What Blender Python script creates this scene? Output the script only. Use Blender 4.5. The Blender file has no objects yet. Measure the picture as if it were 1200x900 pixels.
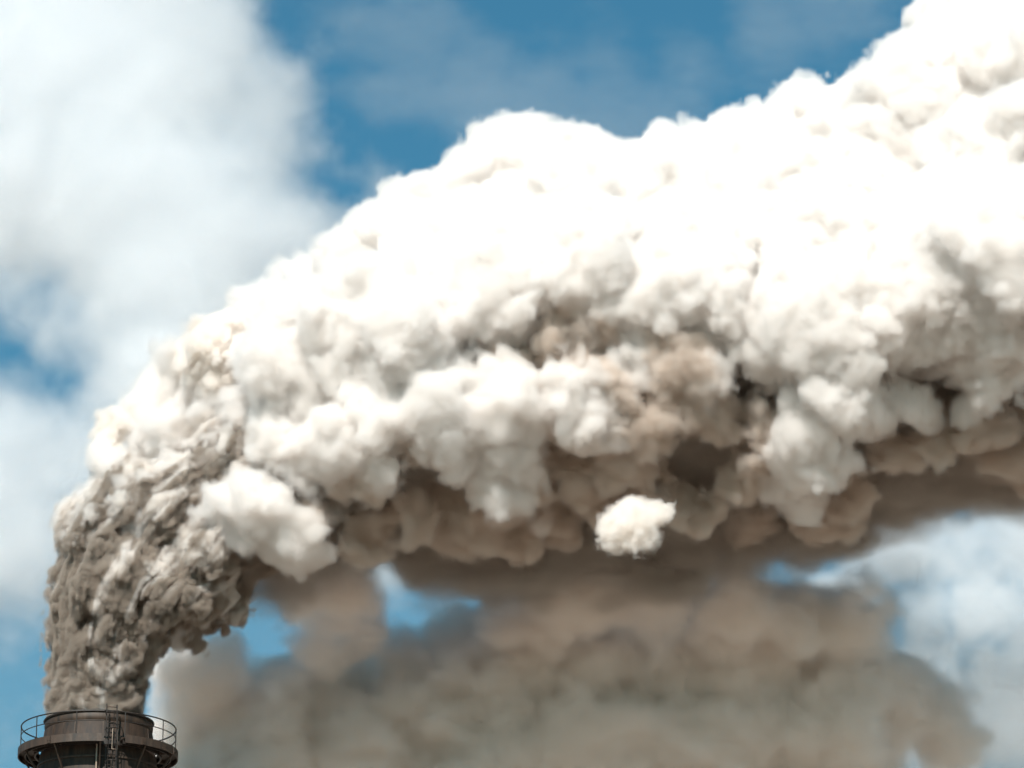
import bpy, math, random, time
import numpy as np
from mathutils import Vector, Matrix

T0 = time.perf_counter()
rng = np.random.default_rng(11)
random.seed(11)
sc = bpy.context.scene
C = sc.collection

# ------------------------------------------------------------------ camera
CAM = Vector((24.0, -250.0, 1.7))
PITCH = math.radians(17.9)
FPX = 5140.0                       # focal length in photo pixels (1200 px wide)
cd = bpy.data.cameras.new('camera')
cam = bpy.data.objects.new('camera', cd)
C.objects.link(cam)
cam.location = CAM
cam.rotation_euler = (math.pi / 2 + PITCH, 0, 0)
cd.sensor_width = 36.0
cd.lens = 36.0 * FPX / 1200.0
cd.clip_start = 1.0
cd.clip_end = 60000.0
sc.camera = cam

# ------------------------------------------------------------------ light
SUN_EL = math.radians(43.0)
SUN_AZ = math.radians(193.0)       # compass bearing of the sun, 0 = +Y, 90 = +X
w = bpy.data.worlds.new('World'); sc.world = w; w.use_nodes = True
nt = w.node_tree; nt.nodes.clear()
wo = nt.nodes.new('ShaderNodeOutputWorld'); bg = nt.nodes.new('ShaderNodeBackground')
sky = nt.nodes.new('ShaderNodeTexSky'); sky.sky_type = 'NISHITA'; sky.sun_disc = False
sky.sun_elevation = SUN_EL; sky.sun_rotation = SUN_AZ
sky.air_density = 1.0; sky.dust_density = 1.6; sky.ozone_density = 1.5
bg.inputs['Strength'].default_value = 0.064
tint = nt.nodes.new('ShaderNodeMix'); tint.data_type = 'RGBA'; tint.blend_type = 'MULTIPLY'
tint.inputs[0].default_value = 1.0; tint.inputs[7].default_value = (0.44, 1.09, 1.13, 1)
nt.links.new(sky.outputs[0], tint.inputs[6]); nt.links.new(tint.outputs[2], bg.inputs[0]); nt.links.new(bg.outputs[0], wo.inputs[0])

sl = bpy.data.lights.new('sun', 'SUN'); sun = bpy.data.objects.new('sun', sl); C.objects.link(sun)
sl.energy = 5.0; sl.angle = math.radians(0.5); sl.color = (1.0, 0.945, 0.885)
sdir = Vector((math.sin(SUN_AZ) * math.cos(SUN_EL), math.cos(SUN_AZ) * math.cos(SUN_EL), math.sin(SUN_EL)))
sun.rotation_euler = sdir.to_track_quat('Z', 'Y').to_euler()

sc.view_settings.view_transform = 'Standard'
sc.view_settings.look = 'None'
sc.view_settings.exposure = 0.4
sc.view_settings.gamma = 1.0
sc.render.engine = 'CYCLES'
cy = sc.cycles
cy.use_denoising = True; cy.volume_step_rate = 2.5
cy.max_bounces = 24; cy.diffuse_bounces = 4; cy.volume_bounces = 20; cy.transparent_max_bounces = 32
cy.use_adaptive_sampling = True; cy.adaptive_threshold = 0.06
cy.caustics_reflective = False; cy.caustics_refractive = False

# ------------------------------------------------------------------ helpers
_up = Vector((0, -math.sin(PITCH), math.cos(PITCH))); _fw = Vector((0, math.cos(PITCH), math.sin(PITCH)))
def at(px, py, Y=0.0):
    """world point seen at photo pixel (px, py) on the vertical plane Y"""
    d = Vector((1, 0, 0)) * ((px - 600) / FPX) + _up * ((450 - py) / FPX) + _fw
    return CAM + d * ((Y - CAM.y) / d.y)
PX = 0.05                                  # metres per photo pixel near the chimney

def mesh_obj(name, verts, quads, mat, smooth=True):
    me = bpy.data.meshes.new(name)
    nv, nf = len(verts), len(quads)
    me.vertices.add(nv); me.vertices.foreach_set('co', np.ascontiguousarray(verts, np.float32).ravel())
    k = quads.shape[1]
    me.loops.add(nf * k); me.loops.foreach_set('vertex_index', np.ascontiguousarray(quads, np.int32).ravel())
    me.polygons.add(nf)
    me.polygons.foreach_set('loop_start', np.arange(0, nf * k, k, dtype=np.int32))
    me.update(calc_edges=True)
    if smooth: me.polygons.foreach_set('use_smooth', np.ones(nf, bool))
    me.materials.append(mat)
    o = bpy.data.objects.new(name, me); C.objects.link(o)
    return o

def surface_nets(f, origin, h):
    """quads of the zero surface of the grid f (negative inside)"""
    ins = f < 0
    nx, ny, nz = f.shape
    s = np.zeros((nx - 1, ny - 1, nz - 1), np.uint8)
    for dx in (0, 1):
        for dy in (0, 1):
            for dz in (0, 1):
                s += ins[dx:nx - 1 + dx, dy:ny - 1 + dy, dz:nz - 1 + dz]
    act = np.argwhere((s > 0) & (s < 8))
    vid = np.full(s.shape, -1, np.int32)
    vid[act[:, 0], act[:, 1], act[:, 2]] = np.arange(len(act))
    corner = np.array([(i, j, k) for i in (0, 1) for j in (0, 1) for k in (0, 1)])
    val = np.stack([f[act[:, 0] + c[0], act[:, 1] + c[1], act[:, 2] + c[2]] for c in corner], 1)
    acc = np.zeros((len(act), 3), np.float32); cnt = np.zeros(len(act), np.float32)
    for a in range(8):
        for b in range(a + 1, 8):
            if np.abs(corner[a] - corner[b]).sum() != 1: continue
            va, vb = val[:, a], val[:, b]
            m = (va < 0) != (vb < 0)
            t = np.where(m, va / np.where(m, va - vb, 1), 0)[:, None]
            acc += np.where(m[:, None], corner[a] + t * (corner[b] - corner[a]), 0)
            cnt += m
    v = (act + acc / cnt[:, None]) * h + np.asarray(origin)
    quads = []
    for ax in range(3):
        lo = [slice(None)] * 3; hi = [slice(None)] * 3
        lo[ax] = slice(0, -1); hi[ax] = slice(1, None)
        a, b = ins[tuple(lo)], ins[tuple(hi)]
        o1, o2 = [(1, 2), (2, 0), (0, 1)][ax]
        for flip, m in ((False, a & ~b), (True, ~a & b)):
            e = np.argwhere(m)
            ok = (e[:, o1] > 0) & (e[:, o2] > 0) & (e[:, o1] < f.shape[o1] - 1) & (e[:, o2] < f.shape[o2] - 1)
            e = e[ok]
            q = []
            for d1, d2 in ((-1, -1), (0, -1), (0, 0), (-1, 0)):
                c = e.copy(); c[:, o1] += d1; c[:, o2] += d2
                q.append(vid[c[:, 0], c[:, 1], c[:, 2]])
            q = np.stack(q, 1)
            quads.append(q[:, ::-1] if flip else q)
    return v.astype(np.float32), np.concatenate(quads)

def normals(v, q):
    n = np.cross(v[q[:, 2]] - v[q[:, 0]], v[q[:, 3]] - v[q[:, 1]])
    out = np.zeros_like(v)
    for k in range(4):
        for c in range(3):
            out[:, c] += np.bincount(q[:, k], n[:, c], len(v)).astype(np.float32)
    return out / np.maximum(np.linalg.norm(out, axis=1, keepdims=True), 1e-9)

def relax(v, q, it=1, a=0.5):
    for _ in range(it):
        s = np.zeros_like(v); n = np.zeros(len(v), np.float32)
        for k in range(4):
            i, j = q[:, k], q[:, (k + 1) % 4]
            for c in range(3): s[:, c] += np.bincount(i, v[j, c], len(v)).astype(np.float32)
            n += np.bincount(i, minlength=len(v))
        v = v * (1 - a) + a * s / np.maximum(n, 1)[:, None]
    return v

def subdivide(v, q):
    e = np.concatenate([np.stack([q[:, k], q[:, (k + 1) % 4]], 1) for k in range(4)])
    es = np.sort(e, 1).astype(np.int64)
    key = es[:, 0] * len(v) + es[:, 1]
    u, inv = np.unique(key, return_inverse=True)
    a, b = u // len(v), u % len(v)
    n0, n1, nf = len(v), len(u), len(q)
    em = (v[a] + v[b]) / 2; fm = v[q].mean(1)
    ei = (inv + n0).reshape(4, nf)
    fi = np.arange(nf) + n0 + n1
    qs = [np.stack([q[:, k], ei[k], fi, ei[(k + 3) % 4]], 1) for k in range(4)]
    return np.concatenate([v, em, fm]).astype(np.float32), np.concatenate(qs)

from concurrent.futures import ThreadPoolExecutor
POOL = ThreadPoolExecutor(6)
def par(fn, *arrs, chunk=40000):
    """fn over slices of the arrays, on several threads"""
    n = len(arrs[0])
    if n <= chunk: return fn(*arrs)
    return np.concatenate(list(POOL.map(lambda i: fn(*[a[i:i + chunk] for a in arrs]), range(0, n, chunk))))

def hash3(i, j, k, seed):
    x = (i.astype(np.uint32) * np.uint32(374761393) + j.astype(np.uint32) * np.uint32(668265263)
         + k.astype(np.uint32) * np.uint32(2147483647) + np.uint32(seed * 974634777 & 0xffffffff))
    x ^= x >> np.uint32(13); x *= np.uint32(1274126177); x ^= x >> np.uint32(16)
    x *= np.uint32(2246822519); x ^= x >> np.uint32(15)
    return x

def noise(p, seed=0):
    """smooth value noise in -1..1"""
    p = np.asarray(p, np.float32); i = np.floor(p).astype(np.int32); f = p - i
    u = f * f * f * (f * (f * 6 - 15) + 10)
    r = 0
    for dx in (0, 1):
        for dy in (0, 1):
            for dz in (0, 1):
                hsh = hash3(i[:, 0] + dx, i[:, 1] + dy, i[:, 2] + dz, seed)
                wgt = (u[:, 0] if dx else 1 - u[:, 0]) * (u[:, 1] if dy else 1 - u[:, 1]) * (u[:, 2] if dz else 1 - u[:, 2])
                r = r + wgt * (hsh.astype(np.float32) / np.float32(2147483648.0) - 1)
    return r

def fbm(p, oct=4, seed=0, gain=0.5):
    a, s, r = 1.0, 0.0, 0
    for o in range(oct):
        r = r + a * noise(p * 2.03 ** o + o * 17.3, seed + o); s += a; a *= gain
    return r / s

def bump_cells(p, seed=0):
    """round knobs: the upper envelope of hemispheres, one in each cell (0..1)"""
    p = np.asarray(p, np.float32); i = np.floor(p).astype(np.int32); f = p - i
    best = np.full(len(p), 9.0, np.float32)
    for dx in (-1, 0, 1):
        for dy in (-1, 0, 1):
            for dz in (-1, 0, 1):
                hsh = hash3(i[:, 0] + dx, i[:, 1] + dy, i[:, 2] + dz, seed)
                jx = (hsh & np.uint32(1023)).astype(np.float32) / 1023
                jy = ((hsh >> np.uint32(10)) & np.uint32(1023)).astype(np.float32) / 1023
                jz = ((hsh >> np.uint32(20)) & np.uint32(1023)).astype(np.float32) / 1023
                d = (f[:, 0] - dx - jx) ** 2 + (f[:, 1] - dy - jy) ** 2 + (f[:, 2] - dz - jz) ** 2
                np.minimum(best, d, out=best)
    return np.sqrt(np.maximum(0, 1 - best))
# ------------------------------------------------------------------ materials
def new_mat(name):
    m = bpy.data.materials.new(name); m.use_nodes = True
    m.node_tree.nodes.clear()
    out = m.node_tree.nodes.new('ShaderNodeOutputMaterial')
    return m, m.node_tree, out

def smoke_mat(name, col, dens, aniso=0.0):
    """vapour: dens per metre where the density grid is 1"""
    m, t, out = new_mat(name)
    v = t.nodes.new('ShaderNodeVolumePrincipled')
    v.inputs['Color'].default_value = (*col, 1); v.inputs['Density'].default_value = dens
    v.inputs['Anisotropy'].default_value = aniso
    t.links.new(v.outputs[0], out.inputs['Volume'])
    return m

def film(name, col, share=0.02):
    """the faint skin where vapour begins: it catches a small share of the light"""
    m, t, out = new_mat(name)
    d = t.nodes.new('ShaderNodeBsdfDiffuse'); d.inputs[0].default_value = (*[c ** 3 for c in col], 1)
    tr = t.nodes.new('ShaderNodeBsdfTransparent'); mx = t.nodes.new('ShaderNodeMixShader')
    mx.inputs[0].default_value = share
    t.links.new(tr.outputs[0], mx.inputs[1]); t.links.new(d.outputs[0], mx.inputs[2])
    t.links.new(mx.outputs[0], out.inputs['Surface'])
    return m

# ------------------------------------------------------------------ smoke shapes
def union_field(balls, lo, hi, H, far=1.0):
    dim = np.ceil((np.asarray(hi) - lo) / H).astype(int)
    F = np.full(dim, far, np.float32)
    ax = [(lo[c] + np.arange(dim[c]) * H).astype(np.float32) for c in range(3)]
    for x, y, z, r in balls:
        s = []
        for c, p in enumerate((x, y, z)):
            s.append(slice(max(0, int((p - r - far - lo[c]) / H)), min(dim[c], max(0, int((p + r + far - lo[c]) / H) + 2))))
        if s[0].start >= s[0].stop or s[1].start >= s[1].stop or s[2].start >= s[2].stop: continue
        d = (ax[0][s[0], None, None] - x) ** 2 + (ax[1][None, s[1], None] - y) ** 2 + (ax[2][None, None, s[2]] - z) ** 2
        np.sqrt(d, out=d); d -= r
        t = F[s[0], s[1], s[2]]
        np.minimum(t, d, out=t)
    return F

def carve(F, balls, lo, H):
    """hollow the field out with balls (deep folds between the billows)"""
    for x, y, z, r in balls:
        s = [slice(max(0, int((p - r - lo[c]) / H) - 6), max(0, int((p + r - lo[c]) / H) + 8)) for c, p in enumerate((x, y, z))]
        t = F[s[0], s[1], s[2]]
        if t.size == 0: continue
        ax = [(lo[c] + np.arange(s[c].start, s[c].start + t.shape[c]) * H).astype(np.float32) for c in range(3)]
        d = r - np.sqrt((ax[0][:, None, None] - x) ** 2 + (ax[1][None, :, None] - y) ** 2 + (ax[2][None, None, :] - z) ** 2)
        np.maximum(t, d, out=t)

def close(F, far=1.0):
    for c in range(3):
        e = [slice(None)] * 3; e[c] = 0; F[tuple(e)] = far; e[c] = -1; F[tuple(e)] = far

def sample(F, p):
    """trilinear lookup of F at grid coordinates p"""
    p = np.clip(p, 0, np.array(F.shape) - 1.001).astype(np.float32)
    i = p.astype(np.int32); f = p - i; r = 0
    ny, nz = F.shape[1], F.shape[2]
    flat = F.reshape(-1); base = (i[:, 0] * ny + i[:, 1]) * nz + i[:, 2]
    for dx in (0, 1):
        for dy in (0, 1):
            for dz in (0, 1):
                wgt = (f[:, 0] if dx else 1 - f[:, 0]) * (f[:, 1] if dy else 1 - f[:, 1]) * (f[:, 2] if dz else 1 - f[:, 2])
                r = r + wgt * flat[base + (dx * ny + dy) * nz + dz]
    return r

def lattice(lo, hi, step, fn):
    """a smooth function of position tabulated on a coarse lattice; returns a lookup"""
    lo = np.asarray(lo, float); n = np.ceil((np.asarray(hi) - lo) / step).astype(int) + 2
    g = np.stack(np.meshgrid(*[lo[c] + np.arange(n[c]) * step for c in range(3)], indexing='ij'), -1).reshape(-1, 3)
    T = par(fn, g.astype(np.float32)).reshape(*n).astype(np.float32)
    return lambda p: par(lambda q: sample(T, (q - lo) / step), p)

def turbulent(F, lo, hi, H, warps, fine, band):
    """bend the field F by slow swirls and roughen its skin by fine billows"""
    idx = np.argwhere(np.abs(F) < band)
    P = (idx * H + lo).astype(np.float32)
    if warps:
        D = np.zeros_like(P)
        for wl, amp, seed in warps:
            for c in range(3):
                D[:, c] += amp * lattice(lo, hi, wl / 3.5, lambda g: fbm(g / wl + 31.7 * c, 2, seed + 7 * c))(P)
        val = par(lambda p: sample(F, (p - lo) / H), P + D)
    else: val = F[idx[:, 0], idx[:, 1], idx[:, 2]]
    G = np.where(F < 0, np.float32(-band), np.float32(band))
    near = np.abs(val) < band * 0.6
    Pn = P[near]; add = np.zeros(len(Pn), np.float32)
    for wl, amp, seed in fine:
        mask = np.clip(0.7 + 1.2 * lattice(lo, hi, wl * 1.5, lambda g: fbm(g / (wl * 6), 2, seed + 40))(Pn), 0.15, 1.4)
        add -= amp * mask * (np.abs(par(lambda p: noise(p / wl, seed), Pn)) * 2.2 - 0.6).astype(np.float32)
    val[near] += add
    G[idx[:, 0], idx[:, 1], idx[:, 2]] = val
    return G

def children_of(par, n, f0, f1, front_only=False, embed=(0.25, 0.7)):
    out = []
    for b in par:
        d = rng.normal(size=(n, 3))
        if front_only: d[:, 1] = np.where(rng.random(n) < 0.75, -np.abs(d[:, 1]), d[:, 1])
        d /= np.linalg.norm(d, axis=1, keepdims=True)
        rr = b[3] * (f0 + (f1 - f0) * rng.random(n) ** 1.8)
        out.append(np.concatenate([b[:3] + d * (b[3] - rr * rng.uniform(*embed, n))[:, None], rr[:, None]], 1))
    return np.concatenate(out)

def bounds(b, pad):
    b = np.asarray(b)
    return (b[:, :3] - b[:, 3:]).min(0) - pad, (b[:, :3] + b[:, 3:]).max(0) + pad

def vapour(name, D, lo, H, mat, parent=None):
    """a cloud of vapour whose density is the grid D (geometry nodes turn the table into a volume)"""
    lo = np.asarray(lo, float); keep = np.argwhere(D.max(axis=(1, 2)) > 0), np.argwhere(D.max(axis=(0, 2)) > 0), np.argwhere(D.max(axis=(0, 1)) > 0)
    a = [max(0, int(k[0, 0]) - 1) for k in keep]; b = [int(k[-1, 0]) + 2 for k in keep]
    D = np.ascontiguousarray(D[a[0]:b[0], a[1]:b[1], a[2]:b[2]], np.float32); lo = lo + np.array(a) * H
    nx, ny, nz = D.shape
    me = bpy.data.meshes.new(name); me.vertices.add(D.size)
    me.attributes.new('d', 'FLOAT', 'POINT').data.foreach_set('value', D.ravel())
    me.materials.append(mat)
    o = bpy.data.objects.new(name, me); C.objects.link(o); o.parent = parent
    ng = bpy.data.node_groups.new(name, 'GeometryNodeTree')
    ng.interface.new_socket('Geometry', in_out='INPUT', socket_type='NodeSocketGeometry')
    ng.interface.new_socket('Geometry', in_out='OUTPUT', socket_type='NodeSocketGeometry')
    N, L = ng.nodes, ng.links
    gi, go = N.new('NodeGroupInput'), N.new('NodeGroupOutput')
    pos = N.new('GeometryNodeInputPosition')
    sb = N.new('ShaderNodeVectorMath'); sb.operation = 'SUBTRACT'; sb.inputs[1].default_value = lo
    sc_ = N.new('ShaderNodeVectorMath'); sc_.operation = 'SCALE'; sc_.inputs['Scale'].default_value = 1 / H
    xyz = N.new('ShaderNodeSeparateXYZ')
    L.new(pos.outputs[0], sb.inputs[0]); L.new(sb.outputs[0], sc_.inputs[0]); L.new(sc_.outputs[0], xyz.inputs[0])
    idx = None
    for c, n in ((0, 1), (1, ny), (2, nz)):
        f = N.new('FunctionNodeFloatToInt'); f.rounding_mode = 'ROUND'; L.new(xyz.outputs[c], f.inputs[0])
        if idx is None: idx = f.outputs[0]; continue
        m = N.new('FunctionNodeIntegerMath'); m.operation = 'MULTIPLY_ADD'; m.inputs[1].default_value = n
        L.new(idx, m.inputs[0]); L.new(f.outputs[0], m.inputs[2]); idx = m.outputs[0]
    at_ = N.new('GeometryNodeInputNamedAttribute'); at_.data_type = 'FLOAT'; at_.inputs[0].default_value = 'd'
    si = N.new('GeometryNodeSampleIndex'); si.data_type = 'FLOAT'; si.domain = 'POINT'
    L.new(gi.outputs[0], si.inputs[0]); L.new(at_.outputs[0], si.inputs['Value']); L.new(idx, si.inputs['Index'])
    vc = N.new('GeometryNodeVolumeCube'); L.new(si.outputs[0], vc.inputs['Density'])
    vc.inputs['Min'].default_value = lo; vc.inputs['Max'].default_value = lo + (np.array(D.shape) - 1) * H
    for c, k in enumerate('XYZ'): vc.inputs['Resolution ' + k].default_value = D.shape[c]
    sm = N.new('GeometryNodeSetMaterial'); sm.inputs['Material'].default_value = mat
    L.new(vc.outputs[0], sm.inputs[0]); L.new(sm.outputs[0], go.inputs[0])
    o['kind'] = 'stuff'
    md = o.modifiers.new('vapour', 'NODES'); md.node_group = ng
    print(name, D.shape, round(time.perf_counter() - T0, 1))
    return o

TRI = 0
def skin(name, G, lo, H, mat, parent=None, it=1, squash=None):
    global TRI
    close(G, abs(float(G.max())))
    v, q = surface_nets(G, lo, H)
    v = relax(v, q, it, 0.4)
    if squash: v[:, 1] = squash[1] + (v[:, 1] - squash[1]) * squash[0]
    TRI += 2 * len(q)
    print(name, G.shape, 'quads', len(q), round(time.perf_counter() - T0, 1))
    o = mesh_obj(name, v, q, mat)
    o.parent = parent
    return o

# ------------------------------------------------------------------ smoke plume
SPINE = np.array([(114, 850, 58), (114, 800, 60), (118, 760, 64), (130, 715, 80), (155, 665, 98), (195, 622, 107),
                  (246, 580, 113), (310, 538, 140), (400, 492, 162), (500, 450, 184), (600, 402, 208), (700, 400, 220), (800, 400, 230),
                  (900, 392, 232), (1000, 374, 238), (1100, 338, 262), (1250, 270, 310), (1400, 220, 320)], float)
NS = len(SPINE) - 1
def spine_at(t):
    i = np.arange(NS + 1)
    return np.array([np.interp(t, i, SPINE[:, c]) for c in range(3)])

def ball(px, py, r, Y):            # pixel, radius in pixels, depth in metres -> sphere
    p = at(px, py, Y); k = (p - CAM).dot(_fw) / FPX
    return (p.x, p.y, p.z, r * k)

def front(px, py):
    """Y of the camera-side surface of the bare body at a pixel"""
    best = 0
    for t in np.linspace(0, NS, 120):
        x, y, r = spine_at(t)
        d2 = (px - x) ** 2 + (py - y) ** 2
        if d2 < (0.9 * r) ** 2: best = max(best, math.sqrt((0.9 * r) ** 2 - d2))
    return -best * PX

bodies = {0: [], 1: [], 2: []}     # 0 dark fresh smoke, 1 brown low billows, 2 white steam
def cls(t): return 0 if t < 6.8 else 2
core = []                          # brown dirty smoke under the white steam, coloured darker for its shade too
for t in np.linspace(0, NS, 90):
    x, y, r = spine_at(t)
    if t < 8.2: bodies[0].append(ball(x, y, r * np.interp(t, (0, 4, 8), (0.92, 0.84, 0.66)), 0))
    if t > 6.2:
        core.append(ball(x, y + 0.16 * r, r * 0.76, 0.8))
        bodies[2].append(ball(x, y - 0.22 * r, r * 0.68, 0))
puffs = {0: [], 1: [], 2: []}
for k in range(1000):
    t = rng.uniform(3, NS) if k > 260 else rng.uniform(0.4, 3) if k > 100 else rng.uniform(2, 7)
    x, y, r = spine_at(t)
    th = rng.uniform(0, 2 * math.pi)                        # 0 = up, 90 = to the camera
    c, s = math.cos(th), math.sin(th)
    if c < -0.5 and rng.random() < 0.8 and t > 5: continue
    if s < -0.5 and rng.random() < 0.7: continue
    if t > 5.5 and s > 0.2 and -0.9 < c < 0.25 and rng.random() < 0.62: continue
    a, b = spine_at(min(t + 0.3, NS)), spine_at(max(t - 0.3, 0))
    tx, ty = (a - b)[:2]; L = math.hypot(tx, ty); nx, ny = ty / L, -tx / L
    if nx > 0 and ny > 0 or nx * 0.7 - ny < 0: nx, ny = -nx, -ny
    big = rng.random()
    rr = r * (0.09 + 0.28 * big ** 2.0)
    if t < 3.2: rr *= 0.38 + 0.06 * t
    q = r * 0.99 - rr * rng.uniform(0.55, 1.0)
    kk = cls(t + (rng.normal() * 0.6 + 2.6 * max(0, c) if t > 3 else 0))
    if kk == 2 and c < 0.25 and rng.random() < 0.55 + 0.4 * (c < -0.3): kk = 1      # dirty billows low on the plume, brown shading of the folds put in their colour
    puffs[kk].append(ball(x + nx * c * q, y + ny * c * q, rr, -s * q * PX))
HERO = [(520, 470, 52, .6), (590, 465, 50, .7), (612, 490, 38, .7), (600, 530, 42, .7), (585, 560, 40, .6), (590, 598, 40, .3), (612, 605, 28, .4), (555, 600, 36, .2), (545, 505, 50, .4),
        (440, 540, 30, .4), (420, 560, 28, .3), (480, 602, 26, .3), (410, 622, 24, .3), (680, 465, 38, .8), (696, 487, 34, .8), (706, 506, 26, .8), (722, 510, 18, .8),
        (680, 562, 36, .1), (702, 592, 36, .1), (726, 450, 19, .6), (745, 430, 22, .5), (800, 440, 40, .3), (835, 445, 26, .7), (822, 458, 26, .6),
        (992, 470, 48, .8), (960, 490, 42, .7), (1035, 490, 25, .7), (940, 530, 48, .8), (975, 545, 36, .8), (915, 570, 34, .7), (950, 575, 30, .7), (930, 586, 25, .6),
        (1075, 475, 24, .6), (1088, 482, 22, .6), (1058, 470, 24, .6), (1140, 430, 28, .6), (1162, 450, 27, .6), (1145, 476, 20, .6), (1200, 410, 32, .5), (880, 540, 36, .2), (890, 500, 30, .3),
        (420, 395, 74, .4), (490, 385, 68, .6), (300, 585, 36, .8), (280, 597, 40, .6), (336, 620, 34, .7), (352, 640, 26, .6), (335, 533, 13, .9), (348, 546, 14, .9), (362, 562, 13, .9), (320, 500, 36, .5),
        (300, 490, 32, .5), (400, 510, 50, .4), (460, 470, 50, .4), (340, 430, 70, .3), (255, 430, 56, .3), (240, 640, 34, .4), (260, 700, 30, .3), (225, 690, 34, .2), (185, 700, 20, .6), (215, 745, 18, .5), (100, 690, 16, .6),
        (800, 340, 84, .2), (690, 318, 84, .2), (960, 385, 84, .3), (1080, 360, 84, .3), (590, 335, 76, .3), (1180, 310, 100, .4), (760, 505, 38, .3), (790, 478, 36, .3), (728, 545, 36, .2), (765, 575, 32, .2), (835, 500, 26, .3), (815, 592, 28, .2), (860, 560, 32, .3), (640, 610, 26, .2), (520, 615, 24, .3), (1100, 520, 30, .2), (1160, 505, 30, .2), (1050, 540, 26, .2), (1260, 330, 90, .4), (1130, 370, 60, .4)]
for px, py, r, o in HERO:
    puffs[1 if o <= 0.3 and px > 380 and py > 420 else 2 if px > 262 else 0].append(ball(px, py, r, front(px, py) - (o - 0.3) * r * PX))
for px, py, r in ((76, 606, 18), (140, 496, 20), (96, 632, 16), (125, 520, 18), (76, 630, 14)): puffs[0].append(ball(px, py, r, -1.0))
for px, py, r in ((592, 194, 50), (640, 204, 44), (548, 228, 44), (690, 190, 40), (730, 205, 40),
                  (765, 182, 42), (830, 175, 46), (880, 172, 46), (470, 252, 42), (503, 248, 40), (430, 282, 40), (935, 155, 46), (345, 352, 34), (395, 306, 40), (290, 388, 32), (330, 350, 30), (258, 426, 30), (205, 440, 36), (190, 462, 34), (165, 492, 22), (172, 470, 20)): puffs[2].append(ball(px, py, r, -1.0))
FOLDS = [(200, 500, 300, 480, 22), (655, 430, 650, 580, 24), (660, 385, 740, 400, 26), (790, 510, 850, 540, 28), (1070, 420, 1110, 425, 26), (455, 560, 520, 560, 30),
         (560, 400, 566, 440, 14), (340, 545, 400, 600, 18), (855, 440, 870, 500, 16), (740, 560, 800, 580, 30), (400, 600, 460, 610, 24), (620, 600, 660, 600, 24),
         (170, 690, 200, 720, 18), (1000, 520, 1030, 540, 22), (420, 430, 540, 420, 14), (120, 640, 200, 600, 12), (130, 580, 190, 540, 12), (700, 560, 720, 600, 20)]
fl = []
for x0, y0, x1, y1, r in FOLDS:
    n = max(4, int(math.hypot(x1 - x0, y1 - y0) / (0.45 * r)))
    for i in range(n):
        u = (i + 0.5) / n; rr = r * rng.uniform(0.55, 1.15)
        x, y = x0 + (x1 - x0) * u + rng.normal() * r * 0.35, y0 + (y1 - y0) * u + rng.normal() * r * 0.35
        fl.append(ball(x, y, rr, front(x, y) - rng.uniform(-0.3, 0.5) * r * PX))
FOLDS = fl

def smoke_body(name, k, H, col, dens, soft, warps, fine, n2=22, n3=9, parent=None, mix=None):
    p1 = np.array(puffs[k]); p2 = children_of(p1, n2, 0.16, 0.52, True)
    p3 = children_of(p2[p2[:, 3] > H * 4], n3, 0.2, 0.5, True)
    allb = np.concatenate([np.array(bodies[k]).reshape(-1, 4), p1, p2, p3])
    lo, hi = bounds(allb, 9 * H); hi[0] = min(hi[0], 59)
    F = union_field(allb, lo, hi, H, 1.6)
    carve(F, FOLDS, lo, H)
    G = turbulent(F, lo, hi, H, warps, fine, 1.5)
    del F
    wl, amp, ramp, st = soft
    i = np.argwhere(np.abs(G) < 1.0)
    P = (i * H + lo).astype(np.float32)
    G[i[:, 0], i[:, 1], i[:, 2]] += amp * par(lambda p: fbm(p / wl, 4, 77, 0.62), P).astype(np.float32)
    if mix is not None:                                   # folds drawn out along the flow
        fc, t_, n_ = par_flow(P)
        G[i[:, 0], i[:, 1], i[:, 2]] -= np.interp(t_, (0.6, 2, 4), (0.12, 0.24, 0.34)).astype(np.float32) * (np.abs(par(lambda p: fbm(p, 3, 61), fc)) * 3.0 - 0.6).astype(np.float32)
    o = skin(name, G[::st, ::st, ::st], lo, H * st, film(name + '_film', col), parent)
    t = np.clip((0.5 * ramp - G) / ramp, 0, 1); D = t * t * (3 - 2 * t)
    if mix is None:
        vapour('vapour', D, lo, H, smoke_mat(name + '_vapour', col, dens, 0.3), o)
        return o
    i = np.argwhere(D > 0); P = (i * H + lo).astype(np.float32)
    fc, t_, n_ = par_flow(P)
    m = par(lambda p: fbm(p * 0.8 + 5, 4, 63, 0.6), fc) * 1.9 + np.interp(t_, (0.5, 2.5, 4.5, 6, 8), (0.86, 0.60, 0.34, 0.16, -0.08)) - 1.1 * np.clip(n_ - 0.25, 0, 1) * np.clip((t_ - 2.5) / 2, 0, 1)
    m = np.clip(m * 1.6 + 0.25, 0, 1); m = (m * m * (3 - 2 * m)).astype(np.float32)
    M = np.zeros_like(D); M[i[:, 0], i[:, 1], i[:, 2]] = m
    vapour('dark_smoke', D * M, lo, H, smoke_mat(name + '_vapour', col, dens), o)
    vapour('pale_steam', D * (1 - M), lo + 0.43 * H, H, smoke_mat(name + '_steam', mix, dens * 0.7, 0.2), o)
    return o

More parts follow.
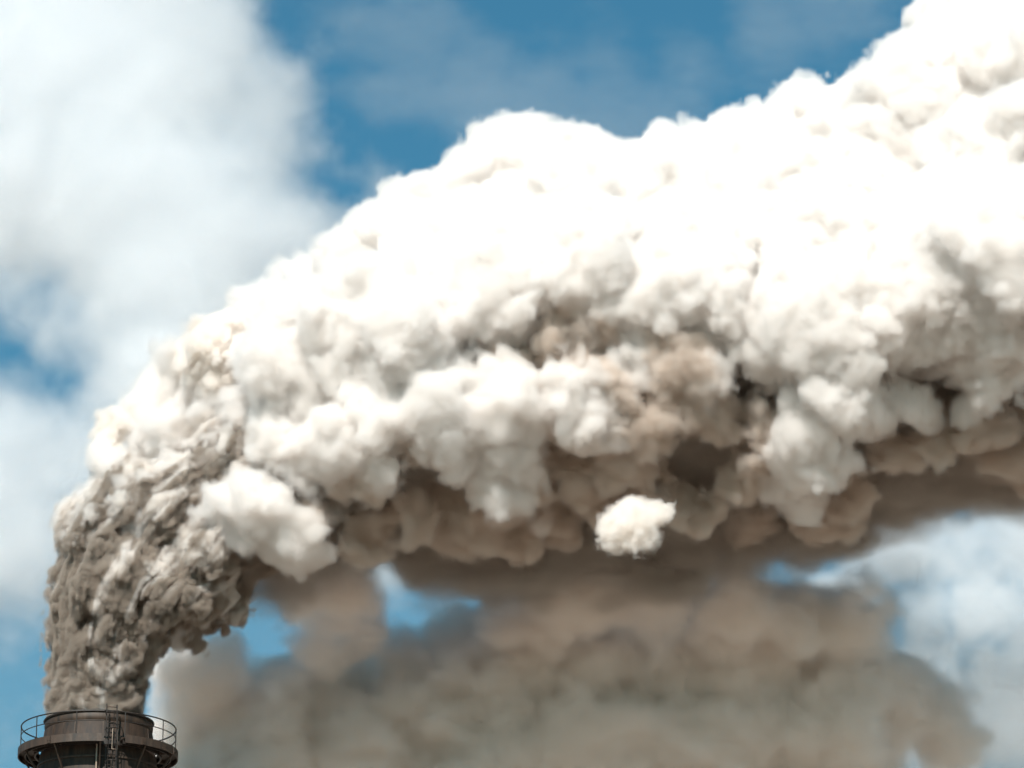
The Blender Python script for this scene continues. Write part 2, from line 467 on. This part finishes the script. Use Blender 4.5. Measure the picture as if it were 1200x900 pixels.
_ft = np.linspace(0, 9, 150)
_fs = np.array([tuple(at(*spine_at(t)[:2], 0)) + (spine_at(t)[2] * PX,) for t in _ft], np.float32)
_len = np.concatenate([[0], np.cumsum(np.linalg.norm(np.diff(_fs[:, :3], axis=0), axis=1))]).astype(np.float32)
_tan = np.gradient(_fs[:, :3], axis=0); _tan /= np.linalg.norm(_tan, axis=1, keepdims=True)
def flow_coords(P):
    """position along the stream, its outer side and its depth, for folds and streaks that follow the bend"""
    d = (P[:, None, 0] - _fs[None, :, 0]) ** 2 + (P[:, None, 2] - _fs[None, :, 2]) ** 2
    k = d.argmin(1); off = P - _fs[k, :3]
    n = (-_tan[k, 2] * off[:, 0] + _tan[k, 0] * off[:, 2])
    r = _fs[k, 3]; sc_ = 0.2 + 0.14 * r
    w = 0.5 * np.stack([noise(P / 1.7 + 9 * c, 300 + c) for c in range(3)], 1)
    fc = np.stack([_len[k] * 0.30 / sc_ + w[:, 0], n / sc_ + w[:, 1], off[:, 1] / sc_ + w[:, 2]], 1)
    return np.concatenate([fc, _ft[k][:, None], (n / r)[:, None]], 1).astype(np.float32)
def par_flow(P):
    q = par(flow_coords, P, chunk=8000)
    return q[:, :3], q[:, 3], q[:, 4]

plume = smoke_body('smoke_plume', 2, 0.16, (0.980, 0.965, 0.953), 3.2, (1.1, 0.44, 0.55, 3),
                   ((9.0, 1.1, 100), (3.6, 1.1, 200), (1.5, 0.55, 300)), ((0.9, 0.24, 1), (0.45, 0.15, 2)))
plume['label'] = 'thick billowing smoke plume pouring out of the chimney, white above and brown beneath'
plume['category'] = 'smoke'; plume['kind'] = 'thing'
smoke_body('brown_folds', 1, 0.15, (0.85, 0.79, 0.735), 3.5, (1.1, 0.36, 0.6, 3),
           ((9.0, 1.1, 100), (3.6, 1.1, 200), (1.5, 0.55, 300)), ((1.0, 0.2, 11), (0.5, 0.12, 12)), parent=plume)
smoke_body('dark_bend', 0, 0.082, (0.50, 0.435, 0.375), 8.0, (0.6, 0.24, 0.42, 2),
           ((9.0, 0.6, 100), (2.6, 0.5, 200), (1.1, 0.4, 300)), ((0.55, 0.13, 5), (0.27, 0.09, 6)), n2=16, n3=4, parent=plume, mix=(0.985, 0.96, 0.935))

# ------------------------------------------------------------------ softer smoke and clouds
def soft_cloud(name, blobs, H, col, dens, ramp, wl, amp, oct=5, seed=0, stretch=(1, 1, 1), label=None, cat='cloud', parent=None, squash=1.0, extra=None, gain=0.6, aniso=0.0, st=2, share=0.02, bias=0.3):
    """blobs: (px, py, radius px, Y); ramp: metres over which the vapour thins out; squash flattens it front to back"""
    bl = np.array([ball(*b) for b in blobs] + (extra or []))
    far = amp * 1.6 + ramp
    lo, hi = bounds(bl, far + 2 * H)
    if extra: hi[0] = min(hi[0], 59)
    Yc = float(bl[:, 1].mean())
    if squash < 1: bl[:, 1] = Yc + (bl[:, 1] - Yc) / squash
    Hy = H / squash
    n = np.ceil((hi - lo) / H).astype(int); n[1] = int(n[1] * squash) + 2; lo[1] = Yc - n[1] / 2 * H
    F = np.full(n, far, np.float32)
    g = [(lo[c] + np.arange(n[c]) * H).astype(np.float32) for c in range(3)]; g[1] = (Yc + (g[1] - Yc) / squash).astype(np.float32)
    for x, y, z, r in bl:
        d = np.sqrt((g[0][:, None, None] - x) ** 2 + (g[1][None, :, None] - y) ** 2 + (g[2][None, None, :] - z) ** 2) - r if len(bl) < 60 else None
        if d is None:
            s_ = [slice(max(0, int(np.searchsorted(g[c], p - r - far))), int(np.searchsorted(g[c], p + r + far))) for c, p in enumerate((x, y, z))]
            d = np.sqrt((g[0][s_[0], None, None] - x) ** 2 + (g[1][None, s_[1], None] - y) ** 2 + (g[2][None, None, s_[2]] - z) ** 2) - r
            t = F[s_[0], s_[1], s_[2]]; np.minimum(t, d, out=t)
        else: np.minimum(F, d, out=F)
    i = np.argwhere(np.abs(F) < far * 0.999)
    P = np.stack([g[0][i[:, 0]], (lo[1] + i[:, 1] * H).astype(np.float32), g[2][i[:, 2]]], 1) / (wl * np.array(stretch, np.float32))
    F[i[:, 0], i[:, 1], i[:, 2]] += amp * 1.6 * par(lambda p: fbm(p, oct, seed, gain), P).astype(np.float32)
    close(F, far)
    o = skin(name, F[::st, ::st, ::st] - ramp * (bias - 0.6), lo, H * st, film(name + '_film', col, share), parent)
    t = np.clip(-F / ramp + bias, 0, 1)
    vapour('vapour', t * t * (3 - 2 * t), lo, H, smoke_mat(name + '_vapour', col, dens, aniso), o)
    if label: o['label'] = label; o['category'] = cat; o['kind'] = 'thing'
    return o

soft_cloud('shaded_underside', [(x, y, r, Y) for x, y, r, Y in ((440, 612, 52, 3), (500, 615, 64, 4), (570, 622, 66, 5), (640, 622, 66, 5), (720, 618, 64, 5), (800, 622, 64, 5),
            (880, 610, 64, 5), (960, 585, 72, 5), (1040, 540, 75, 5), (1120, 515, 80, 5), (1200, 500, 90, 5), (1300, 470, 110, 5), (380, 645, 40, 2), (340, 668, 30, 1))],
           0.26, (0.60, 0.55, 0.505), 1.5, 3.4, 3.2, 2.6, 6, 5, (1.5, 1, 0.9), bias=0.45, extra=core, parent=plume)  # dark colour: dirty smoke, with the shade of the underside put in

rb = np.random.default_rng(5)
bb = [(228, 868, 44, 17), (290, 860, 62, 18), (350, 832, 62, 18), (410, 810, 62, 18), (480, 805, 70, 17), (550, 785, 76, 17), (630, 765, 80, 16), (710, 770, 84, 16), (790, 780, 84, 16),
      (870, 790, 84, 16), (950, 800, 76, 17), (1030, 820, 54, 17), (1100, 850, 44, 19), (680, 705, 50, 10), (730, 700, 44, 10), (640, 725, 48, 12), (860, 715, 44, 10),
      (700, 690, 40, 9), (990, 740, 48, 13), (840, 735, 48, 12), (600, 730, 40, 12), (770, 715, 44, 10), (920, 730, 44, 12),
      (392, 695, 28, 7), (372, 732, 32, 10), (425, 735, 30, 12), (352, 705, 22, 5), (405, 760, 34, 14),
      (300, 900, 90, 17), (430, 890, 100, 18), (560, 880, 110, 18), (700, 870, 110, 18), (830, 880, 110, 18), (960, 880, 100, 18), (240, 930, 80, 18), (400, 970, 100, 20), (600, 980, 110, 20), (800, 980, 110, 20), (980, 960, 90, 20)]
bb += [(rb.uniform(220, 1000), y_, rb.uniform(20, 44), 13.5 + (y_ - 790) * 0.03) for y_ in rb.uniform(790, 940, 60)]
bank = soft_cloud('smoke_bank', bb, 0.26, (0.992, 0.956, 0.926), 1.8, 1.7, 4.0, 2.2, 6, 21, (1.3, 1, 1), bias=0.5,
           label='broad brown-grey bank of drifting smoke behind the chimney, below the bright plume', cat='smoke')

soft_cloud('thin_trail', [(1010, 760, 60, 16), (1070, 790, 66, 17), (1130, 830, 70, 17), (1190, 800, 60, 17), (1060, 870, 70, 18), (1250, 830, 80, 18), (1150, 890, 70, 18), (1320, 850, 80, 18), (940, 700, 44, 14), (1030, 700, 40, 15)],
           0.36, (0.992, 0.956, 0.926), 0.10, 4.0, 4.0, 3.0, 6, 27, (1.5, 1, 1), bias=0.6, st=3, parent=bank)
soft_cloud('smoke_puff', [(725, 620, 24, -9), (745, 612, 27, -9), (768, 602, 15, -9), (778, 598, 10, -9), (740, 632, 18, -9), (718, 634, 12, -9), (757, 628, 15, -9)], 0.08, (0.97, 0.945, 0.92), 3.0, 0.55, 0.6, 0.5, 6, 31, bias=0.4,
           label='small detached white smoke puff hanging just under the plume', cat='smoke')

# clouds far behind the smoke: 1 px there is about 0.22 m
CW = (0.967, 0.971, 0.978)
soft_cloud('cloud', [(x, y, r, 850) for x, y, r in ((-150, 80, 220), (20, 80, 170), (130, 130, 150), (215, 160, 80), (250, 260, 120), (340, 290, 100),
            (120, 250, 100), (-100, 260, 130), (400, 330, 90), (60, 0, 130), (410, 250, 55), (280, 360, 60), (140, 40, 60), (320, 215, 64), (440, 235, 48), (385, 185, 42), (470, 260, 44), (420, 205, 40), (300, 130, 46), (0, 335, 70), (80, 345, 52), (430, 290, 84), (350, 370, 70), (240, 330, 80))],
           1.6, CW, 0.13, 24, 60, 26, 7, 41, squash=0.35, gain=0.68, aniso=0.45, st=3, share=0.01, bias=0.75,
           label='huge soft white cloud with ragged edge, above the bend of the smoke plume')
soft_cloud('cloud', [(x, y, r, 850) for x, y, r in ((-120, 570, 150), (20, 580, 80), (90, 540, 70), (60, 630, 80), (150, 500, 60), (-60, 650, 90), (120, 600, 70), (0, 520, 90), (20, 640, 90))],
           1.6, CW, 0.13, 24, 50, 24, 7, 43, squash=0.35, gain=0.68, aniso=0.45, st=3, share=0.01, bias=0.75,
           label='pale grey cloud close beside the dark lower bend of the smoke plume')
soft_cloud('low_cloud', [(x, y, 95 + 15 * math.sin(x), 1400) for x in range(-200, 1500, 85) for y in (790, 900)],
           5.0, CW, 0.005, 60, 80, 34, 6, 44, squash=0.35, aniso=0.5, st=3, share=0.004, bias=0.7,
           label='thin pale low cloud veiling the light blue sky behind the chimney top')
soft_cloud('veil_cloud', [(x, y, r, 1100) for x, y, r in ((490, 45, 56), (560, 70, 56), (640, 90, 60), (720, 85, 58), (800, 60, 56), (890, 30, 60), (980, 0, 60), (580, 115, 44), (740, 120, 46))],
           2.2, CW, 0.019, 20, 36, 30, 6, 46, (1.7, 1, 0.8), squash=0.4, gain=0.58, aniso=0.5, st=3, share=0.004, bias=0.7,
           label='thin veil of cloud streaking the deep blue sky over the top of the plume')
soft_cloud('broken_cloud', [(x, y, r, 700) for x, y, r in ((1010, 640, 34), (1060, 650, 40), (1130, 645, 46), (1190, 640, 50), (1080, 720, 46), (1160, 720, 56), (1020, 700, 34),
            (1240, 700, 60), (960, 700, 30), (1090, 590, 30), (1170, 590, 30), (1000, 780, 40), (1100, 800, 60), (1160, 790, 60), (1210, 830, 60), (1040, 860, 40), (1000, 745, 40), (890, 690, 28), (830, 690, 24), (940, 670, 24), (1180, 800, 50), (1080, 870, 50))],
           1.1, CW, 0.16, 9, 16, 11, 6, 47, squash=0.5, gain=0.68, aniso=0.4, st=2, share=0.01, bias=0.7,
           label='broken grey and white cloud with bright tufts below the far end of the plume')
soft_cloud('torn_cloud', [(x, y, r, 700) for x, y, r in ((450, 665, 26), (410, 690, 22), (480, 650, 18), (385, 720, 18))],
           1.0, CW, 0.12, 7, 12, 7, 5, 49, squash=0.6, gain=0.64, aniso=0.4, bias=0.9, share=0.01,
           label='small torn white cloud seen through the gap between plume and lower smoke bank')
print('clouds', round(time.perf_counter() - T0, 1))

# ------------------------------------------------------------------ chimney
def paint(name, col, rough=0.7, metal=0.0, streak=0.5, seed=0.0):
    m, t, out = new_mat(name); N = t.nodes; Lk = t.links
    b = N.new('ShaderNodeBsdfPrincipled'); b.inputs['Roughness'].default_value = rough; b.inputs['Metallic'].default_value = metal
    tc = N.new('ShaderNodeTexCoord'); mp = N.new('ShaderNodeMapping'); mp.inputs['Scale'].default_value = (2.2, 2.2, 0.35); mp.inputs['Location'].default_value = (seed, seed, 0)
    n1 = N.new('ShaderNodeTexNoise'); n1.inputs['Scale'].default_value = 1.3; n1.inputs['Detail'].default_value = 8; n1.inputs['Roughness'].default_value = 0.65
    n2 = N.new('ShaderNodeTexNoise'); n2.inputs['Scale'].default_value = 5; n2.inputs['Detail'].default_value = 6
    cr = N.new('ShaderNodeValToRGB')
    cr.color_ramp.elements[0].position = 0.33; cr.color_ramp.elements[0].color = (*[c * (1 - streak) for c in col], 1)
    cr.color_ramp.elements[1].position = 0.7; cr.color_ramp.elements[1].color = (*[min(1, c * (1 + streak)) for c in col], 1)
    e = cr.color_ramp.elements.new(0.56); e.color = (col[0] * 1.15, col[1] * 0.95, col[2] * 0.8, 1)
    bp = N.new('ShaderNodeBump'); bp.inputs['Strength'].default_value = 0.3; bp.inputs['Distance'].default_value = 0.03
    Lk.new(tc.outputs['Object'], mp.inputs[0]); Lk.new(mp.outputs[0], n1.inputs[0]); Lk.new(tc.outputs['Object'], n2.inputs[0])
    Lk.new(n1.outputs[0], cr.inputs[0]); Lk.new(cr.outputs[0], b.inputs['Base Color'])
    Lk.new(n2.outputs[0], bp.inputs['Height']); Lk.new(bp.outputs[0], b.inputs['Normal']); Lk.new(b.outputs[0], out.inputs[0])
    return m
p_shaft = paint('sooty_steel', (0.030, 0.0195, 0.0125), streak=0.8); p_dark = paint('dark_rail_paint', (0.018, 0.015, 0.013), 0.55, 0.0, 0.4, 3)
p_rim = paint('weathered_rim', (0.042, 0.029, 0.02), 0.6, 0.0, 0.6, 5); p_deck = paint('deck_steel', (0.043, 0.031, 0.0235), 0.6, 0, 0.5, 9)
p_galv = paint('worn_galvanised', (0.32, 0.29, 0.26), 0.45, 0.3, 0.4, 12)

class MB:
    def __init__(s): s.v, s.f, s.sm = [], [], []
    def add(s, v, f, smooth=False):
        n = len(s.v); s.v += [tuple(p) for p in v]; s.f += [tuple(i + n for i in q) for q in f]; s.sm += [smooth] * len(f)
    def bar(s, a, b, w, d=None, up=(0, 0, 1)):
        a, b = Vector(a), Vector(b); z = (b - a).normalized(); x = z.cross(Vector(up))
        x = x.normalized() if x.length > 1e-4 else z.orthogonal().normalized()
        y = x.cross(z); d = d or w
        P = [p + x * (i * w / 2) + y * (j * d / 2) for p in (a, b) for i, j in ((-1, -1), (1, -1), (1, 1), (-1, 1))]
        s.add(P, [(3, 2, 1, 0), (4, 5, 6, 7), (0, 1, 5, 4), (1, 2, 6, 5), (2, 3, 7, 6), (3, 0, 4, 7)])
    def tube(s, pts, r, n=8, closed=False):
        pts = [Vector(p) for p in pts]; m = len(pts); rings = []
        for i, p in enumerate(pts):
            a = pts[(i - 1) % m] if closed or i else p; b = pts[(i + 1) % m] if closed or i < m - 1 else p
            z = (b - a).normalized(); x = z.cross(Vector((0, 0, 1)))
            x = x.normalized() if x.length > 0.05 else z.cross(Vector((0, 1, 0))).normalized()
            y = x.cross(z)
            rings.append([p + x * (r * math.cos(2 * math.pi * k / n)) + y * (r * math.sin(2 * math.pi * k / n)) for k in range(n)])
        f = []
        for i in range(m if closed else m - 1):
            j = (i + 1) % m
            f += [(i * n + k, j * n + k, j * n + (k + 1) % n, i * n + (k + 1) % n) for k in range(n)]
        if not closed: f += [tuple(range(n)), tuple((m - 1) * n + k for k in reversed(range(n)))]
        s.add([p for rg in rings for p in rg], f, True)
    def lathe(s, prof, a0=0, a1=2 * math.pi, n=96, closed=True):
        """closed loop (or open chain) of (r, z) swept from a0 to a1, angle 0 = towards the camera, positive to +X"""
        full = abs(a1 - a0 - 2 * math.pi) < 1e-6; m = len(prof); cols = n if full else n + 1
        P = []
        for i in range(cols):
            a = a0 + (a1 - a0) * i / n
            P += [(r * math.sin(a), -r * math.cos(a), z) for r, z in prof]
        f = []
        for i in range(n):
            j = (i + 1) % cols
            for k in range(m if closed else m - 1):
                l = (k + 1) % m
                f.append((i * m + k, j * m + k, j * m + l, i * m + l))
        if not full and closed: f += [tuple(reversed(range(m))), tuple(n * m + k for k in range(m))]
        s.add(P, f, False)
    def build(s, name, mat, parent=None, auto=35):
        me = bpy.data.meshes.new(name); me.from_pydata(s.v, [], s.f); me.materials.append(mat)
        import bmesh
        bm = bmesh.new(); bm.from_mesh(me); bmesh.ops.recalc_face_normals(bm, faces=bm.faces); bm.to_mesh(me); bm.free()
        me.polygons.foreach_set('use_smooth', [True] * len(me.polygons))
        try: me.set_sharp_from_angle(angle=math.radians(auto))
        except Exception: pass
        o = bpy.data.objects.new(name, me); C.objects.link(o); o.parent = parent
        return o
def pol(r, a, z): return (r * math.sin(a), -r * math.cos(a), z)

ax0 = at(115, 880).x
z_lip = at(115, 847).z; z_deck = at(115, 882.5).z; z_rail = at(115, 854).z; z_mid = at(115, 865).z
root = bpy.data.objects.new('chimney', None); C.objects.link(root); root.location = (ax0, 0, 0)
root['label'] = 'dark sooty steel chimney top with a railed round walkway, smoke pouring from its mouth'; root['category'] = 'chimney'; root['kind'] = 'thing'
b = MB(); b.lathe([(5.4, -0.5), (3.42, z_deck - 0.45), (3.36, z_deck - 0.2), (3.28, z_deck), (3.13, z_lip - 0.62), (3.06, z_lip - 0.55), (2.85, z_lip - 0.55), (2.9, 20), (4.9, -0.5)]); b.build('shaft', p_shaft, root)
b = MB(); b.lathe([(3.07, z_lip - 0.6), (3.15, z_lip - 0.5), (3.17, z_lip - 0.3), (3.12, z_lip - 0.08), (2.86, z_lip - 0.08), (2.86, z_lip - 0.6)]); b.build('rim_band', p_rim, root)
b = MB(); b.lathe([(2.84, z_lip - 0.079), (3.2, z_lip - 0.079), (3.24, z_lip - 0.02), (3.2, z_lip + 0.04), (2.84, z_lip + 0.04)]); b.build('lip', p_dark, root)
GA0, GA1 = math.radians(9.3), math.radians(24.8)          # the ladder passes through this gap of the walkway
b = MB(); b.lathe([(3.45, z_deck - 0.06), (4.6, z_deck - 0.06), (4.6, z_deck), (3.45, z_deck)], GA1, GA0 + 2 * math.pi); b.build('deck', p_deck, root)
b = MB(); b.lathe([(4.6, z_deck - 0.36), (4.66, z_deck - 0.36), (4.66, z_deck + 0.1), (4.6, z_deck + 0.1)], GA1, GA0 + 2 * math.pi); b.build('fascia', p_deck, root)
b = MB(); b.lathe([(3.6, z_deck - 0.3), (3.7, z_deck - 0.3), (3.7, z_deck - 0.062), (3.6, z_deck - 0.062)]); b.lathe([(4.2, z_deck - 0.34), (4.26, z_deck - 0.34), (4.26, z_deck - 0.062), (4.2, z_deck - 0.062)], GA1, GA0 + 2 * math.pi); b.build('ring_beam', p_dark, root)
angs = [math.radians(-11 + 36 * k) for k in range(10)]
post0 = br0 = None
for a in angs:
    if post0 is None:
        b = MB(); b.tube([(0, -4.5, z_deck + 0.002), (0, -4.5, z_rail)], 0.032); post = post0 = b.build('rail_post', p_dark, root)
        b = MB()
        b.bar((0, -3.4, z_deck - 0.17), (0, -4.59, z_deck - 0.17), 0.09, 0.2)
        b.bar((0, -3.38, z_deck - 1.9), (0, -4.45, z_deck - 0.28), 0.08, 0.1)
        br = br0 = b.build('bracket', p_deck, root)
    else:
        post = post0.copy(); C.objects.link(post); br = br0.copy(); C.objects.link(br)
    post.rotation_euler = (0, 0, a); br.rotation_euler = (0, 0, a + math.radians(18 if abs(a - math.radians(-11)) > .01 else 18))
for nm, z, r in (('top_rail', z_rail, 0.042), ('mid_rail', z_mid, 0.03)):
    b = MB(); b.tube([pol(4.5, GA1 + (2 * math.pi - (GA1 - GA0)) * i / 90, z) for i in range(91)], r, 8); b.build(nm, p_dark, root)
# ladder with its cage
la = math.radians(17)
def loc(r, s, z):                                          # r out from the axis, s sideways along the wall
    return (r * math.sin(la) + s * math.cos(la), -r * math.cos(la) + s * math.sin(la), z)
zt, zb = z_lip + 0.25, z_deck - 14
for s_ in (-0.3, 0.3):
    b = MB(); b.bar(loc(3.78, s_, zb), loc(3.62, s_, zt), 0.06, 0.08); b.build('ladder_stile', p_dark, root)
r0 = None
for k in range(48):
    z = zt - 0.15 - 0.31 * k
    if r0 is None: b = MB(); b.tube([loc(3.64, -0.28, 0), loc(3.64, 0.28, 0)], 0.022, 6); r0 = o = b.build('rung', p_shaft, root)
    else: o = r0.copy(); C.objects.link(o); o.parent = root
    o.location = (0, 0, z) if k == 0 else (math.sin(la) * (0.16 * 0.31 * k / 15), -math.cos(la) * (0.16 * 0.31 * k / 15), z)
h0 = None
for k in range(9):
    z = zt - 0.55 - 0.95 * k
    if h0 is None:
        b = MB(); b.tube([loc(3.66 + 0.62 * math.sin(math.pi * i / 14), -0.36 * math.cos(math.pi * i / 14), 0) for i in range(15)], 0.028, 6); h0 = o = b.build('cage_hoop', p_dark, root)
    else: o = h0.copy(); C.objects.link(o); o.parent = root
    o.location = (0, 0, z)
for t_ in (0.25, 0.5, 0.75):
    p = (3.69 + 0.62 * math.sin(math.pi * t_), -0.37 * math.cos(math.pi * t_))
    b = MB(); b.bar(loc(*p, zt - 0.55 - 0.95 * 8), loc(*p, zt - 0.5), 0.05, 0.02); b.build('cage_bar', p_dark, root)
b = MB(); b.tube([loc(4.45, -0.1, z_deck - 0.75), loc(4.45, -0.1, z_deck + 0.45), loc(4.45, 0.22, z_deck + 0.45), loc(4.45, 0.22, z_deck - 0.75), loc(4.45, -0.1, z_deck - 0.75)], 0.03, 6); b.build('hatch_frame', p_galv, root)
for s_ in (-0.62, -0.8):
    b = MB(); b.tube([loc(3.62, s_, zb), loc(3.5, s_, z_deck - 0.3)], 0.05, 8); b.build('conduit', p_galv if s_ < -0.7 else p_shaft, root)
for k in range(20):
    a = math.radians(18 * k + 5)
    if k == 0: b = MB(); b.bar((0, -3.46, z_deck - 6), (0, -3.36, z_deck - 0.45), 0.12, 0.14); r0 = o = b.build('stiffener', p_shaft, root)
    else: o = r0.copy(); C.objects.link(o); o.parent = root
    o.rotation_euler = (0, 0, a)
for k in range(9):                                         # plates that join the pieces of the walkway's edge
    a = math.radians(40 + 36 * k)
    if k == 0: b = MB(); b.bar((0, -4.675, z_deck - 0.33), (0, -4.675, z_deck + 0.07), 0.26, 0.026, (0, 1, 0)); b.bar((-0.08, -4.7, z_deck - 0.2), (-0.08, -4.7, z_deck - 0.15), 0.05, 0.03, (0, 1, 0)); b.bar((0.08, -4.7, z_deck - 0.2), (0.08, -4.7, z_deck - 0.15), 0.05, 0.03, (0, 1, 0)); r0 = o = b.build('splice_plate', p_rim, root)
    else: o = r0.copy(); C.objects.link(o); o.parent = root
    o.rotation_euler = (0, 0, a)
for k in range(12):                                        # upright plate joints on the top cone
    a = math.radians(30 * k - 20)
    if k == 0: b = MB(); b.bar((0, -3.295, z_deck + 0.01), (0, -3.15, z_lip - 0.64), 0.07, 0.03, (0, 1, 0)); r0 = o = b.build('plate_joint', p_rim, root)
    else: o = r0.copy(); C.objects.link(o); o.parent = root
    o.rotation_euler = (0, 0, a)
for k in range(6):
    z = z_deck - 0.95 - 1.1 * k
    if k == 0: b = MB(); b.lathe([(3.3, -0.05), (3.52, -0.05), (3.52, 0.05), (3.3, 0.05)]); r0 = o = b.build('hoop_band', p_rim, root)
    else: o = r0.copy(); C.objects.link(o); o.parent = root
    o.location = (0, 0, z)

# ground
gm, t, out = new_mat('earth'); b = t.nodes.new('ShaderNodeBsdfDiffuse'); b.inputs[0].default_value = (0.29, 0.235, 0.19, 1)
t.links.new(b.outputs[0], out.inputs[0])
g = mesh_obj('ground', np.array([(-30000, -30000, 0), (30000, -30000, 0), (30000, 30000, 0), (-30000, 30000, 0)]), np.array([[0, 1, 2, 3]]), gm, False)
g['kind'] = 'structure'
print('TRI',TRI,'script', time.perf_counter() - T0)
